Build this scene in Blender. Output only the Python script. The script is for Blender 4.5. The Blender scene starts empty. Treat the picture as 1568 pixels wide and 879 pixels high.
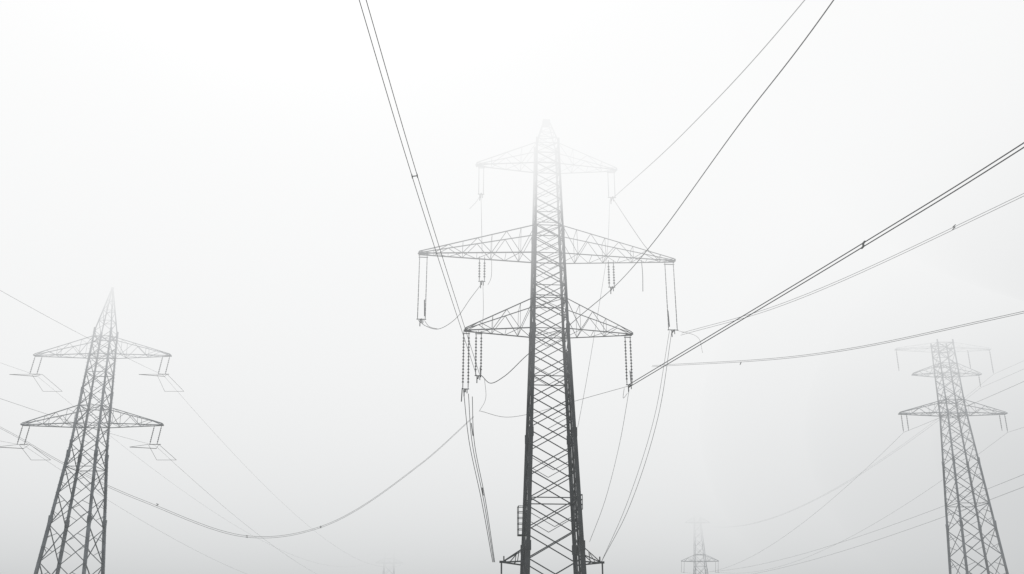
import bpy, math, random
from mathutils import Vector, Matrix
random.seed(4)
scn = bpy.context.scene
scn.view_settings.view_transform = 'Standard'
scn.view_settings.look = 'None'
scn.view_settings.exposure = 0

# ------------------------------------------------------------ materials
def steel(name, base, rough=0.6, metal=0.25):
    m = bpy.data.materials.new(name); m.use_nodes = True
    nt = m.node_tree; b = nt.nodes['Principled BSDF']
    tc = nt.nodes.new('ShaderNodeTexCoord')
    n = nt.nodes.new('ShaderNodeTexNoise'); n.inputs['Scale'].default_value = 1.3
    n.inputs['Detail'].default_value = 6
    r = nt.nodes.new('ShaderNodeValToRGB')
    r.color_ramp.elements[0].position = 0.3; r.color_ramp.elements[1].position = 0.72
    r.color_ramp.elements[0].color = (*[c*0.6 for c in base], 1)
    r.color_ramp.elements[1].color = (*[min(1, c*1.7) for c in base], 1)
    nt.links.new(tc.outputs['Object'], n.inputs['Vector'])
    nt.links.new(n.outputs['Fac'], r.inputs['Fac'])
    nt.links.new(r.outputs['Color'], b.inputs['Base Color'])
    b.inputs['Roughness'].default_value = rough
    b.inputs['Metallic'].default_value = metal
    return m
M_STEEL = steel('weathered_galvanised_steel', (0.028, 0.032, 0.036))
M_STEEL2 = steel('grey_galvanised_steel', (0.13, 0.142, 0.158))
M_INS = steel('glazed_insulator', (0.05, 0.05, 0.055), 0.3, 0.0)
M_WIRE = steel('aluminium_conductor', (0.03, 0.032, 0.035), 0.55, 0.3)
M_CONC = steel('concrete', (0.3, 0.29, 0.27), 0.9, 0.0)

def ground_mat():
    m = bpy.data.materials.new('field_grass'); m.use_nodes = True
    nt = m.node_tree; b = nt.nodes['Principled BSDF']
    tc = nt.nodes.new('ShaderNodeTexCoord')
    n = nt.nodes.new('ShaderNodeTexNoise'); n.inputs['Scale'].default_value = 0.06; n.inputs['Detail'].default_value = 12
    r = nt.nodes.new('ShaderNodeValToRGB')
    r.color_ramp.elements[0].color = (0.04, 0.055, 0.025, 1)
    r.color_ramp.elements[1].color = (0.11, 0.11, 0.06, 1)
    r.color_ramp.elements[0].position = 0.35; r.color_ramp.elements[1].position = 0.65
    nt.links.new(tc.outputs['Object'], n.inputs['Vector'])
    nt.links.new(n.outputs['Fac'], r.inputs['Fac'])
    nt.links.new(r.outputs['Color'], b.inputs['Base Color'])
    b.inputs['Roughness'].default_value = 0.95
    return m

# ------------------------------------------------------------ mesh helpers
class MB:
    def __init__(s): s.v = []; s.f = []
    def prism(s, p, q, prof, up=None):
        p = Vector(p); q = Vector(q); d = q-p
        if d.length < 1e-4: return
        d.normalize()
        ref = Vector(up) if up else (Vector((0, 0, 1)) if abs(d.z) < 0.9 else Vector((0, 1, 0)))
        a = d.cross(ref)
        if a.length < 1e-4: a = d.cross(Vector((1, 0, 0)))
        a.normalize(); b = a.cross(d)
        i = len(s.v); n = len(prof)
        for o in (p, q):
            for (x, y) in prof: s.v.append(o+a*x+b*y)
        for k in range(n):
            s.f.append((i+k, i+(k+1) % n, i+n+(k+1) % n, i+n+k))
        s.f.append(tuple(i+k for k in range(n))[::-1]); s.f.append(tuple(i+n+k for k in range(n)))
    def angle(s, p, q, w):          # rolled steel angle section
        t = w*0.28; h = w/2
        s.prism(p, q, [(-h, -h), (h, -h), (h, -h+t), (-h+t, -h+t), (-h+t, h), (-h, h)])
    def bar(s, p, q, w):
        h = w/2; s.prism(p, q, [(-h, -h), (h, -h), (h, h), (-h, h)])
    def rod(s, p, q, r, n=6):
        s.prism(p, q, [(r*math.cos(2*math.pi*k/n), r*math.sin(2*math.pi*k/n)) for k in range(n)])
    def tube(s, pts, r, n=6):
        pts = [Vector(p) for p in pts]; i0 = len(s.v)
        for k, p in enumerate(pts):
            d = (pts[min(k+1, len(pts)-1)]-pts[max(k-1, 0)]).normalized()
            ref = Vector((0, 0, 1)) if abs(d.z) < 0.97 else Vector((0, 1, 0))
            a = d.cross(ref).normalized(); b = a.cross(d)
            for j in range(n):
                t = 2*math.pi*j/n; s.v.append(p+a*r*math.cos(t)+b*r*math.sin(t))
        for k in range(len(pts)-1):
            for j in range(n):
                s.f.append((i0+k*n+j, i0+k*n+(j+1) % n, i0+(k+1)*n+(j+1) % n, i0+(k+1)*n+j))
    def insulator(s, p, q, r=0.13, pitch=0.17, core=0.035, n=8):
        p = Vector(p); q = Vector(q); L = (q-p).length; d = (q-p).normalized()
        ref = Vector((0, 1, 0)) if abs(d.y) < 0.9 else Vector((1, 0, 0))
        a = d.cross(ref).normalized(); b = a.cross(d)
        prof = [(0, core)]; z = 0.25
        while z < L-0.3:
            prof += [(z, core), (z+0.02, r*0.55), (z+pitch*0.42, r), (z+pitch*0.5, r*0.9), (z+pitch*0.52, core)]
            z += pitch
        prof.append((L, core))
        i0 = len(s.v)
        for (t, rr) in prof:
            for j in range(n):
                u = 2*math.pi*j/n; s.v.append(p+d*t+a*rr*math.cos(u)+b*rr*math.sin(u))
        for k in range(len(prof)-1):
            for j in range(n):
                s.f.append((i0+k*n+j, i0+k*n+(j+1) % n, i0+(k+1)*n+(j+1) % n, i0+(k+1)*n+j))
    def obj(s, name, mat, parent=None):
        me = bpy.data.meshes.new(name); me.from_pydata([tuple(v) for v in s.v], [], s.f); me.update()
        me.materials.append(mat)
        o = bpy.data.objects.new(name, me); scn.collection.objects.link(o)
        if parent: o.parent = parent
        return o

def smooth(pts, seg=14):
    pts = [Vector(p) for p in pts]; out = []
    P = [pts[0]*2-pts[1]]+pts+[pts[-1]*2-pts[-2]]
    for i in range(1, len(P)-2):
        a, b, c, d = P[i-1:i+3]
        t0 = 0; t1 = t0+max((b-a).length, .01)**.5; t2 = t1+max((c-b).length, .01)**.5; t3 = t2+max((d-c).length, .01)**.5
        for k in range(seg):
            t = t1+(t2-t1)*k/seg
            A1 = a*((t1-t)/(t1-t0))+b*((t-t0)/(t1-t0)); A2 = b*((t2-t)/(t2-t1))+c*((t-t1)/(t2-t1)); A3 = c*((t3-t)/(t3-t2))+d*((t-t2)/(t3-t2))
            B1 = A1*((t2-t)/(t2-t0))+A2*((t-t0)/(t2-t0)); B2 = A2*((t3-t)/(t3-t1))+A3*((t-t1)/(t3-t1))
            out.append(B1*((t2-t)/(t2-t1))+B2*((t-t1)/(t2-t1)))
    out.append(pts[-1]); return out
def span(a, b, sag, n=40):
    a = Vector(a); b = Vector(b)
    return [a.lerp(b, k/n)-Vector((0, 0, 4*sag*(k/n)*(1-k/n))) for k in range(n+1)]

# ------------------------------------------------------------ towers
def make_tower(loc, rot, prof, arms, kpanel, legw, brw, mat, peak, sub=False, bolts=True, dense=False, armw=None):
    root = bpy.data.objects.new('transmission_tower', None); scn.collection.objects.link(root)
    root.location = loc; root.rotation_euler = (0, 0, rot)
    armw0 = armw or brw
    def hw(z):
        for (z0, w0), (z1, w1) in zip(prof, prof[1:]):
            if z <= z1: return (w0+(w1-w0)*(z-z0)/(z1-z0))/2
        return prof[-1][1]/2
    m = MB(); top = prof[-1][0]
    zs = [0.25]
    while zs[-1] < top:
        zs.append(zs[-1]+2*hw(zs[-1])*kpanel)
    sc = (top-0.25)/(zs[-1]-0.25); zs = [0.25+(z-0.25)*sc for z in zs]
    C = [(-1, -1), (1, -1), (1, 1), (-1, 1)]
    pt = lambda c, z: Vector((c[0]*hw(z), c[1]*hw(z), z))
    brk = sorted(set([0.0]+[top*t for t in (.2, .4, .6, .8)]+[p[0] for p in prof]))
    for c in C:
        for a, b in zip(brk, brk[1:]):
            w = legw*(1.0-0.68*a/top)
            m.angle(pt(c, a), pt(c, b), w)
            p = pt(c, b); m.angle(p-Vector((0, 0, .35)), p+Vector((0, 0, .35)), w*1.2)   # splice
    for k in range(len(zs)-1):
        z0, z1 = zs[k], zs[k+1]; w = brw*(1.0-0.4*z0/top)
        for f in range(4):
            a, b = C[f], C[(f+1) % 4]
            A0, B0, A1, B1 = pt(a, z0), pt(b, z0), pt(a, z1), pt(b, z1)
            m.angle(A0, B1, w); m.angle(B0, A1, w)
            if dense and (B0-A0).length > 1.0:
                zm = (z0+z1)/2; A, B = pt(a, zm), pt(b, zm)
                if k % 2 == 0:
                    m.angle(A, A0.lerp(B0, .5), w*.6); m.angle(B, A0.lerp(B0, .5), w*.6)
            if sub and (B0-A0).length > 1.9:
                r = (B0-A0).length/((B0-A0).length+(B1-A1).length); ce = A0.lerp(B1, r)
                zc = ce.z
                q1 = A0.lerp(ce, .5); q2 = B0.lerp(ce, .5)
                m.angle(q1, pt(a, q1.z+(zc-q1.z)*.6), w*.6); m.angle(q2, pt(b, q2.z+(zc-q2.z)*.6), w*.6)
                q1 = A1.lerp(ce, .5); q2 = B1.lerp(ce, .5)
                m.angle(q1, pt(a, zc+(q1.z-zc)*.4), w*.6); m.angle(q2, pt(b, zc+(q2.z-zc)*.4), w*.6)
            if k % 5 == 0:
                m.angle(A0, B0, w)
    lv = []
    for arm in arms: lv += [arm[0], arm[0]+arm[2]]
    for z in lv:
        if z <= top:
            for f in range(4): m.angle(pt(C[f], z), pt(C[(f+1) % 4], z), armw0*1.1)
            m.angle(pt(C[0], z), pt(C[2], z), armw0*.7); m.angle(pt(C[1], z), pt(C[3], z), armw0*.7)
    if peak:
        pz, pw = peak; h = hw(top)
        for c in C: m.angle(pt(c, top), (c[0]*pw, c[1]*pw, pz), legw*.28)
        for t in (0.25, 0.5, 0.75):
            zz = top+(pz-top)*t; q = h+(pw-h)*t; t2 = t-.25; q2 = h+(pw-h)*t2; z2 = top+(pz-top)*t2
            for f in range(4):
                a, b = C[f], C[(f+1) % 4]
                m.angle((a[0]*q, a[1]*q, zz), (b[0]*q, b[1]*q, zz), brw*.5)
                m.angle((a[0]*q2, a[1]*q2, z2), (b[0]*q, b[1]*q, zz), brw*.5)
        m.bar((0, 0, pz-.1), (0, 0, pz+.3), pw*2+.08)
    if bolts:
        for c in ((-1, -1), (1, 1)):
            z = 3.0; i = 0
            while z < top:
                p = pt(c, z); dx = c[0]*.2 if i % 2 else 0; dy = 0 if i % 2 else c[1]*.2
                m.rod(p, p+Vector((dx if dx else c[0]*.16, dy, 0)), .014, 4); z += .38; i += 1
    m.obj('lattice_mast', mat, root)
    m = MB()
    for arm in arms:
        z, L, rh = arm[:3]; armw = armw0*(arm[3] if len(arm) > 3 else 1)
        for sx in (-1, 1):
            n = max(3, int(round(L/1.35)))
            tipw = 0.16
            lo = []; up = []
            for sy in (-1, 1):
                r0 = Vector((sx*hw(z), sy*hw(z), z)); r1 = Vector((sx*hw(z+rh), sy*hw(min(z+rh, top)), z+rh))
                t0 = Vector((sx*L, sy*tipw, z+.02)); t1 = Vector((sx*L, sy*tipw, z+.2))
                l = [r0.lerp(t0, (k/n)) for k in range(n+1)]; u = [r1.lerp(t1, (k/n)) for k in range(n+1)]
                m.angle(r0, t0, armw*1.35); m.angle(r1, t1, armw*1.15)
                for k in range(n):
                    if k % 2 == 0: m.angle(u[k], l[k+1], armw*.7)
                    else: m.angle(l[k], u[k+1], armw*.7)
                    if k % 2: m.angle(l[k], u[k], armw*.5)
                lo.append(l); up.append(u)
            for k in range(n):
                m.angle(lo[0][k], lo[1][k+1], armw*.6) if k % 2 else m.angle(lo[1][k], lo[0][k+1], armw*.6)
                if k % 2: m.angle(up[0][k], up[1][k], armw*.5)
                if k: m.angle(lo[0][k], lo[1][k], armw*.5)
            m.bar((sx*L, -.32, z+.06), (sx*L, .32, z+.06), armw*2)
            m.bar((sx*(L+.12), 0, z+.06), (sx*(L-.5), 0, z+.02), armw*1.5)
    if arms: m.obj('cross_arms', mat, root)
    m = MB()
    for c in C:
        p = Vector((c[0]*hw(0), c[1]*hw(0), 0)); m.prism(p-Vector((0, 0, .4)), p+Vector((0, 0, .35)), [(-.5, -.5), (.5, -.5), (.5, .5), (-.5, .5)])
    m.obj('footings', M_CONC, root)
    return root, hw

# ================= main tower
rotC = math.radians(4.5)
armsC = [(25.4, 6.8, 2.6), (31.95, 10.7, 2.5), (40.3, 6.05, 2.0, .85)]
TC, hwC = make_tower((3, 76, 0), rotC, [(0, 4.62), (25.4, 2.72), (42.4, 1.85)], armsC, 0.56, 0.36, 0.085, M_STEEL, (44.6, .28), dense=True, armw=.06)
ins = MB(); hwre = MB()
def string(x, zt, zb, dy=0, r=.13, two=None, pitch=.17):
    offs = [0] if two is None else [-two/2, two/2]
    for o in offs:
        hwre.rod((x+o, dy, zt), (x+o, dy, zt-.3), .025)
        ins.insulator((x+o, dy, zt-.25), (x+o, dy, zb+.15), r, pitch)
        hwre.rod((x+o, dy, zb+.2), (x+o, dy, zb), .025)
    if two: hwre.bar((x-two/2-.08, dy, zb), (x+two/2+.08, dy, zb), .06); hwre.bar((x-two/2-.08, dy, zt-.22), (x+two/2+.08, dy, zt-.22), .06)
string(-6.7, 25.4, 20.6, two=.42, r=.095, pitch=.26)
string(-5.7, 25.4, 21.7, two=.42, r=.095, pitch=.26)
string(6.45, 25.4, 21.2, two=.42, r=.095, pitch=.26)
string(-10.35, 31.9, 26.3, two=.62, r=.04, pitch=.4)
string(10.25, 31.9, 25.9, two=.72, r=.04, pitch=.4)
string(-5.5, 31.9, 29.7, two=.42, r=.1, pitch=.24)
string(5.3, 31.9, 29.5, two=.42, r=.1, pitch=.24)
string(-5.65, 40.3, 37.6, two=.4, r=.045)
string(5.6, 40.3, 37.7, two=.55, r=.045)
for (x, z) in ((-6.7, 20.6), (-5.7, 21.7), (6.45, 21.2), (-5.5, 29.7), (5.3, 29.5), (5.6, 37.7), (-5.65, 37.6), (-10.35, 26.3), (10.25, 25.9)):
    hwre.bar((x, -.45, z-.12), (x, .45, z-.12), .08)
    hwre.rod((x-.1, 0, z), (x-.1, 0, z-.6), .04); hwre.rod((x+.13, 0, z), (x+.13, 0, z-.35), .035)
for x, z0, z1 in ((-10.1, 26.6, 28.0), (10.0, 26.2, 27.6), (-6.95, 20.7, 19.6), (-5.5, 21.6, 22.4), (6.6, 21.3, 22.4)):
    hwre.rod((x, .1, z0), (x-.05, .1, z1), .04)      # arcing-horn rods
ins.obj('insulator_strings', M_INS, TC); hwre.obj('line_fittings', M_STEEL, TC)
m = MB()
zb = 7.35; hb = hwC(zb)
for sx in (-1, 1):
    for sy in (-1, 1):
        m.angle((sx*hb, sy*hb, zb), (sx*3.65, sy*.12, zb+.05), .1)
        m.angle((sx*hb, sy*hb, zb+1.1), (sx*3.65, sy*.12, zb+.12), .07)
        m.angle((sx*2.7, sy*1.2, zb+.02), (sx*2.6, sy*1.25, zb+.72), .06)
        m.angle((sx*2.7, sy*1.2, zb+.62), (sx*3.2, sy*.5, zb+.05), .05)
    m.angle((sx*2.8, -1, zb+.02), (sx*2.8, 1, zb+.02), .06)
    m.bar((sx*3.45, 0, zb+.08), (sx*3.95, 0, zb+.08), .16)
    m.rod((sx*3.8, 0, zb+.1), (sx*3.8, 0, zb-.8), .06); m.rod((sx*3.62, 0, zb+.1), (sx*3.62, 0, zb+.5), .05)
def cage(x0, x1, y0, y1, z0, z1, n):
    for x in (x0, x1):
        for y in (y0, y1): m.bar((x, y, z0), (x, y, z1), .05)
    for k in range(n+1):
        z = z0+(z1-z0)*k/n
        for a, b in (((x0, y0), (x1, y0)), ((x1, y0), (x1, y1)), ((x1, y1), (x0, y1)), ((x0, y1), (x0, y0))):
            m.bar((*a, z), (*b, z), .045)
    m.bar((x0+(x1-x0)/2, y0, z0), (x0+(x1-x0)/2, y0, z1), .035)
    m.prism(((x0+x1)/2, (y0+y1)/2, z0-.04), ((x0+x1)/2, (y0+y1)/2, z0+.02), [((x0-x1)/2, (y0-y1)/2), ((x1-x0)/2, (y0-y1)/2), ((x1-x0)/2, (y1-y0)/2), ((x0-x1)/2, (y1-y0)/2)], up=(0, 1, 0))
h10 = hwC(10)
cage(-h10-.68, -h10-.02, -1.2, -.3, 9.3, 11.4, 5)
cage(h10+.02, h10+.5, .2, 1.2, 11.4, 12.5, 3)
for y in (-.55, -.15):
    m.bar((hwC(0)+.12, y, .4), (hwC(25)+.12, y, 25), .06)
z = .6
while z < 25:
    h = hwC(z)+.12; m.rod((h, -.55, z), (h, -.15, z), .02, 4); z += .32
for k, (y, r) in enumerate(((.35, .06), (.5, .06), (.66, .06), (-1.2, .05))):
    m.tube([(hwC(z)+.1, y, z) for z in (.3, 8, 16, 24)], r)
z = 1
while z < 24:
    h = hwC(z); m.bar((h+.02, .2, z), (h+.02, .85, z), .1); m.bar((h+.05, .5, z+.1), (h+.26, .5, z+.1), .07); z += 1.1
z = 2
while z < 30:
    h = hwC(z); m.bar((-h-.17, -h, z), (-h+.05, -h, z), .07); z += .85
m.obj('ladder_platforms_brackets', M_STEEL, TC)

m = MB()
def jw(pts, r=.022): m.tube(smooth(pts), r)
for dx in (0, .28, .5):
    jw([(-6.85+dx*1.4, 0, 20.5-dx), (-6.35+dx*.8, .1, 16.5), (-5.35+dx*.6, 0, 12), (-4.45+dx*.3, 0, 7.4)], .025)
for a, b in (((-6.2, .1, 17.9), (-6.05, .1, 16.9)), ((-5.3, 0, 12.9), (-5.2, 0, 12.3))): m.rod(a, b, .035)
jw([(-10.6, 0, 26.2), (-10, 0, 25.75), (-9.0, 0, 25.5), (-7.6, 0, 26.4), (-6.4, 0, 28.2), (-5.5, 0, 29.5)], .022)
jw([(-10.1, 0, 26.2), (-9.7, 0, 25.7), (-9.0, 0, 25.5)], .018)
jw([(-5.65, 0, 37.4), (-5.55, 0, 34), (-5.5, 0, 32.1)], .018)
jw([(-5.75, 0, 37.4), (-6.1, 0, 36.8), (-6.6, 0, 36.2)], .018)
jw([(-5.4, 0, 29.4), (-5.35, 0, 27), (-5.45, 0, 25.5)], .014)
jw([(-4.7, 0, 31.8), (-4.75, 0, 30), (-5.0, 0, 29.4)], .018)
jw([(-5.2, 0, 21.5), (-5.1, 0, 19.8), (-5.6, 0, 18.8)], .014)
jw([(5.75, 0, 37.5), (7.2, 0, 35), (8.4, 0, 33.1), (9.3, 0, 32.1)], .025)
jw([(5.4, 0, 37.5), (5.1, .3, 33), (4.3, .8, 28), (3.2, 1.2, 22), (2.4, 1.5, 18)], .013)
jw([(10.15, 0, 25.8), (8.6, 0, 18.5), (6.0, 0, 11.5), (3.75, 0, 7.5)], .018)
jw([(9.95, 0, 25.8), (8.3, 0, 18.5), (5.8, 0, 11.7), (3.75, 0, 7.5)], .015)
jw([(6.4, 0, 20.8), (5.5, .2, 16.5), (4.2, .4, 12), (3.0, .8, 9)], .015)
jw([(6.0, 0, 20.9), (5.9, 0, 20.1), (6.25, 0, 20.5)], .016)
jw([(7.9, 0, 32), (7.95, 0, 30.8), (7.9, 0, 29.2)], .03)
jw([(10.5, 0, 25.9), (12.3, 0, 25.3), (12.6, 0, 24)], .012)
m.obj('jumper_wires', M_WIRE, TC)

# ================= left tower
armsL = [(23.1, 7.3, 1.9), (30.6, 7.25, 2.0, .8)]
def side_strings(T, arms_, leng, wid, rr=.08):
    m = MB()
    for arm in arms_:
        z, L = arm[:2]
        for sx in (-1, 1):
            for o in (0, .75):
                x = sx*(L-.05)-sx*o
                m.insulator((x, 0, z), (x-.25, 0, z-leng), rr, .2)
            m.bar((sx*L+.1, 0, z-leng), (sx*L-1.1 if sx > 0 else sx*L+.9, 0, z-leng), .06)
    m.obj('insulator_strings', M_INS, T)
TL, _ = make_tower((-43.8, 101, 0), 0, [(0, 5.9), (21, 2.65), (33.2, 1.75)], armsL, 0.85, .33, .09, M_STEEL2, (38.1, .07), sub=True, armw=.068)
side_strings(TL, armsL, 2.0, .5)
m = MB()
for arm in armsL:
    z, L = arm[:2]
    for sx in (-1, 1):
        x = sx*(L-.6); zz = z-2.0
        P = [Vector((x+.5, 0, zz)), Vector((x+1.2, -2.5, zz-.9)), Vector((x-1.2, -3.3, zz-.9)), Vector((x-.6, 0, zz))]
        for a, b in zip(P, P[1:]): m.rod(a, b, .02)
        m.rod(P[1], P[2], .03)
        Q = [Vector((x+.5, 0, zz)), Vector((x+1.3, 3.5, zz-1.0)), Vector((x-.8, 3.5, zz-1.0)), Vector((x-.6, 0, zz))]
        for a, b in zip(Q, Q[1:]): m.rod(a, b, .018)
m.obj('jumper_wires', M_WIRE, TL)

# ================= right tower
armsR = [(26.3, 6.05, 1.5), (30.9, 3.9, 1.2, .75), (33.9, 5.5, .7, .28)]
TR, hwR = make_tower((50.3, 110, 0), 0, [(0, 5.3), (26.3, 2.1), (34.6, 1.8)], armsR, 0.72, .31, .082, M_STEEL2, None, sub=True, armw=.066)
m = MB()
for (x, zt, l) in ((-5.45, 33.9, 2.5), (5.45, 33.9, 2.8), (2.9, 33.9, 2.2), (-5.9, 26.3, 2.0), (5.9, 26.3, 2.0), (5.3, 26.3, 1.9), (-5.3, 26.3, 1.9), (3.7, 30.9, 1.4)):
    m.insulator((x, 0, zt), (x, 0, zt-l), .08, .2)
m.obj('insulator_strings', M_INS, TR)

# ================= distant towers
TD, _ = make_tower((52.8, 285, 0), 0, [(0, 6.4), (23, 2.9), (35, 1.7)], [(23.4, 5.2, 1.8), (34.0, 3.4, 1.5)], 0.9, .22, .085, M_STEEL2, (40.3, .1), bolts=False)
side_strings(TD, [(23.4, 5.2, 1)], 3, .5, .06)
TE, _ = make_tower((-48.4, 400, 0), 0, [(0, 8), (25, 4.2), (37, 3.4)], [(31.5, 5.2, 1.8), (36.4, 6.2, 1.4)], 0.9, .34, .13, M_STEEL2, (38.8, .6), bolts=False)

# ================= conductors
def line(paths, r, spacers=()):
    m = MB()
    for p in paths: m.tube(p, r)
    for (a, b) in spacers: m.bar(a, b, r*2.2); m.bar(a-Vector((0, .2, 0)), a+Vector((0, .2, 0)), r*2.6); m.bar(b-Vector((0, .2, 0)), b+Vector((0, .2, 0)), r*2.6)
    return m.obj('power_line', M_WIRE)
def bundle(pts, off, r, sp=()):
    off = Vector(off); c = smooth(pts)
    s = [(Vector(q)-off/2, Vector(q)+off/2) for q in sp]
    return line([[p-off/2 for p in c], [p+off/2 for p in c]], r, s)
bundle([(-2.65, 75.5, 21.6), (-4.85, 44, 23.6), (-5.8, 32, 25.2), (-9.9, -20, 33)], (.26, 0, .03), .018, [(-4.85, 44, 23.6)])
line([smooth([(-2.4, 75.6, 21.7), (-1.7, 75.2, 21.0), (-.6, 74.6, 21.4), (1.4, 73.5, 23.0), (3.4, 72.7, 24.1), (5.6, 73.4, 26.2), (8.25, 76.0, 29.2), (10.0, 64.2, 28.4), (12.4, 47.6, 28.4), (14.1, 36, 28.2), (22.2, -20, 32)])], .03)
line([smooth([(8.54, 76.4, 37.5), (12, 60, 35), (15.7, 44, 34.1), (30, -20, 37)])], .028)
bundle([(9.36, 76.5, 21.1), (19.5, 50.3, 22.5), (23.5, 40, 23.2), (46, -20, 29)], (.12, .1, .3), .03, [(19.5, 50.3, 22.5)])
line([smooth([(9.36, 76.5, 21.1), (5.7, 78.5, 20.5), (1.5, 79, 19.4), (-.5, 78, 18.9), (-2.5, 75.8, 18.9)])], .016)
bundle([(13.9, 77, 25.6), (20, 68.2, 25.2), (30, 52, 26.4), (75, -20, 36)], (.1, .1, .22), .014, [(27.5, 56, 26.05)])
bundle([(13.6, 92, 27), (24.05, 74.6, 23.2), (33, 60, 21.8), (82, -20, 17)], (.06, .06, .14), .016, [(19.8, 82, 24.5)])
bundle([(-3, 75.6, 18.4), (-6.8, 72, 14.0), (-12.4, 65, 8.8), (-16.6, 63, 8.0), (-22.3, 60, 9.8), (-30, 66, 13), (-39.6, 75, 17.4), (-70, 100, 30)], (.0, .08, .1), .01, [(-12.4, 65, 8.8), (-16.6, 63, 8.0), (-21.5, 60.3, 9.6)])
for arm in armsL:
    z, L = arm[:2]
    for sx in (-1, 1):
        x = -43.8+sx*(L-.5); z0 = z-2.1
        line([span((x, 101, z0), (x-3, 400, z0+4), 9), span((x, 101, z0), (x+1, -80, z0+1), 5)], .01)
for (x, z) in ((-5.9, 24.2), (5.9, 24.2), (3.7, 29.4), (5.45, 31.0)):
    line([span((50.3+x, 110, z), (52.8+x*.85, 285, 20.5 if z < 28 else 33), 5), span((50.3+x, 110, z), (50.3+x, -60, z+3), 3)], .013)
for (x, z) in ((1.2, 18.6), (-1.6, 16.4)):
    line([span((52+x, 60, z+1.5), (54+x, 285, z+2), 3)], .017)

# ================= ground
m = MB(); S = 3000
m.v = [Vector(p) for p in ((-S, -S, 0), (S, -S, 0), (S, S, 0), (-S, S, 0))]; m.f = [(0, 1, 2, 3)]
m.obj('ground', ground_mat())

# ================= fog: homogeneous banks that overlap, thickening into low cloud, with their own glow
fog = bpy.data.objects.new('fog', None); scn.collection.objects.link(fog)
def fog_glow_mat(name, s, col):
    mt = bpy.data.materials.new(name); mt.use_nodes = True; nt = mt.node_tree
    nt.nodes.clear()
    out = nt.nodes.new('ShaderNodeOutputMaterial'); ab = nt.nodes.new('ShaderNodeVolumeAbsorption'); em = nt.nodes.new('ShaderNodeEmission'); ad = nt.nodes.new('ShaderNodeAddShader')
    ab.inputs['Color'].default_value = (0, 0, 0, 1); ab.inputs['Density'].default_value = s
    em.inputs['Color'].default_value = (*col, 1); em.inputs['Strength'].default_value = s  # fog gives off light itself, standing in for scattered daylight
    nt.links.new(ab.outputs[0], ad.inputs[0]); nt.links.new(em.outputs[0], ad.inputs[1]); nt.links.new(ad.outputs[0], out.inputs['Volume'])
    return mt
for i, (z0, s, col) in enumerate([(.05, .0020, (.36, .378, .383)), (20, .0072, (.95, .958, .962)), (28, .025, (1.07, 1.07, 1.07)), (35, .085, (1.09, 1.088, 1.085))]):  # sky brightness put into the glow colours: dim low down, white above
    m = MB(); F = 1500-i*20; z1 = 56-i
    m.v = [Vector((x, y, z)) for z in (z0, z1) for (x, y) in ((-F, -F), (F, -F), (F, F), (-F, F))]
    m.f = [(3, 2, 1, 0), (4, 5, 6, 7), (0, 1, 5, 4), (1, 2, 6, 5), (2, 3, 7, 6), (3, 0, 4, 7)]
    m.obj('fog_layer_%d' % i, fog_glow_mat('fog_layer', s, col), fog)
# added fog ellipsoids with a dim glow, to grey the sky eastward
for k, (ctr, R, s, g) in enumerate([((80, 64, 56), (62, 54, 31), .018, .52), ((84, 66, 58), (52, 46, 29), .024, .5), ((88, 68, 60), (42, 38, 27), .034, .48),
                                 ((92, 98, 24), (72, 70, 34), .0022, .6), ((94, 98, 24), (62, 60, 31), .0026, .6), ((97, 100, 24), (50, 48, 28), .0036, .58)]):
    m = MB(); nu, nv = 64, 32
    m.v.append(Vector((0, 0, -1)))
    for j in range(1, nv):
        ph = -math.pi/2+math.pi*j/nv
        for i in range(nu):
            th = 2*math.pi*i/nu; m.v.append(Vector((math.cos(ph)*math.cos(th), math.cos(ph)*math.sin(th), math.sin(ph))))
    m.v.append(Vector((0, 0, 1)))
    for i in range(nu): m.f.append((0, 1+(i+1) % nu, 1+i))
    for j in range(nv-2):
        for i in range(nu):
            a = 1+j*nu+i; b = 1+j*nu+(i+1) % nu; m.f.append((a, b, b+nu, a+nu))
    l = len(m.v)-1
    for i in range(nu): m.f.append((1+(nv-2)*nu+i, 1+(nv-2)*nu+(i+1) % nu, l))
    m.v = [Vector((v.x*R[0]+ctr[0], v.y*R[1]+ctr[1], v.z*R[2]+ctr[2])) for v in m.v]
    m.obj('added_fog_shade_%d' % k, fog_glow_mat('added_fog_shade', s, (g*.98, g*1.0, g*1.015)), fog)

# ================= light
w = bpy.data.worlds.new('World'); scn.world = w; w.use_nodes = True
nt = w.node_tree; bg = nt.nodes['Background']
sky = nt.nodes.new('ShaderNodeTexSky'); sky.sky_type = 'NISHITA'; sky.sun_disc = False
sky.sun_elevation = math.radians(42); sky.sun_rotation = math.radians(-15); sky.dust_density = 5
hs = nt.nodes.new('ShaderNodeHueSaturation'); hs.inputs['Saturation'].default_value = .15
nt.links.new(sky.outputs[0], hs.inputs['Color']); nt.links.new(hs.outputs[0], bg.inputs['Color'])
bg.inputs['Strength'].default_value = .12
sd = bpy.data.lights.new('sun', 'SUN'); sd.energy = 1.0; sd.angle = math.radians(20); sd.color = (1, .97, .93)
so = bpy.data.objects.new('sun', sd); scn.collection.objects.link(so)
so.rotation_euler = Vector((math.sin(math.radians(15)), -math.cos(math.radians(15)), -math.tan(math.radians(42)))).to_track_quat('-Z', 'Y').to_euler()

# ================= camera
cd = bpy.data.cameras.new('camera'); cd.lens = 34.44; cd.sensor_width = 36; cd.clip_end = 8000; cd.clip_start = .1
co = bpy.data.objects.new('camera', cd); scn.collection.objects.link(co)
co.location = (0, 0, 1.7); co.rotation_euler = (math.radians(110), 0, 0)
scn.camera = co
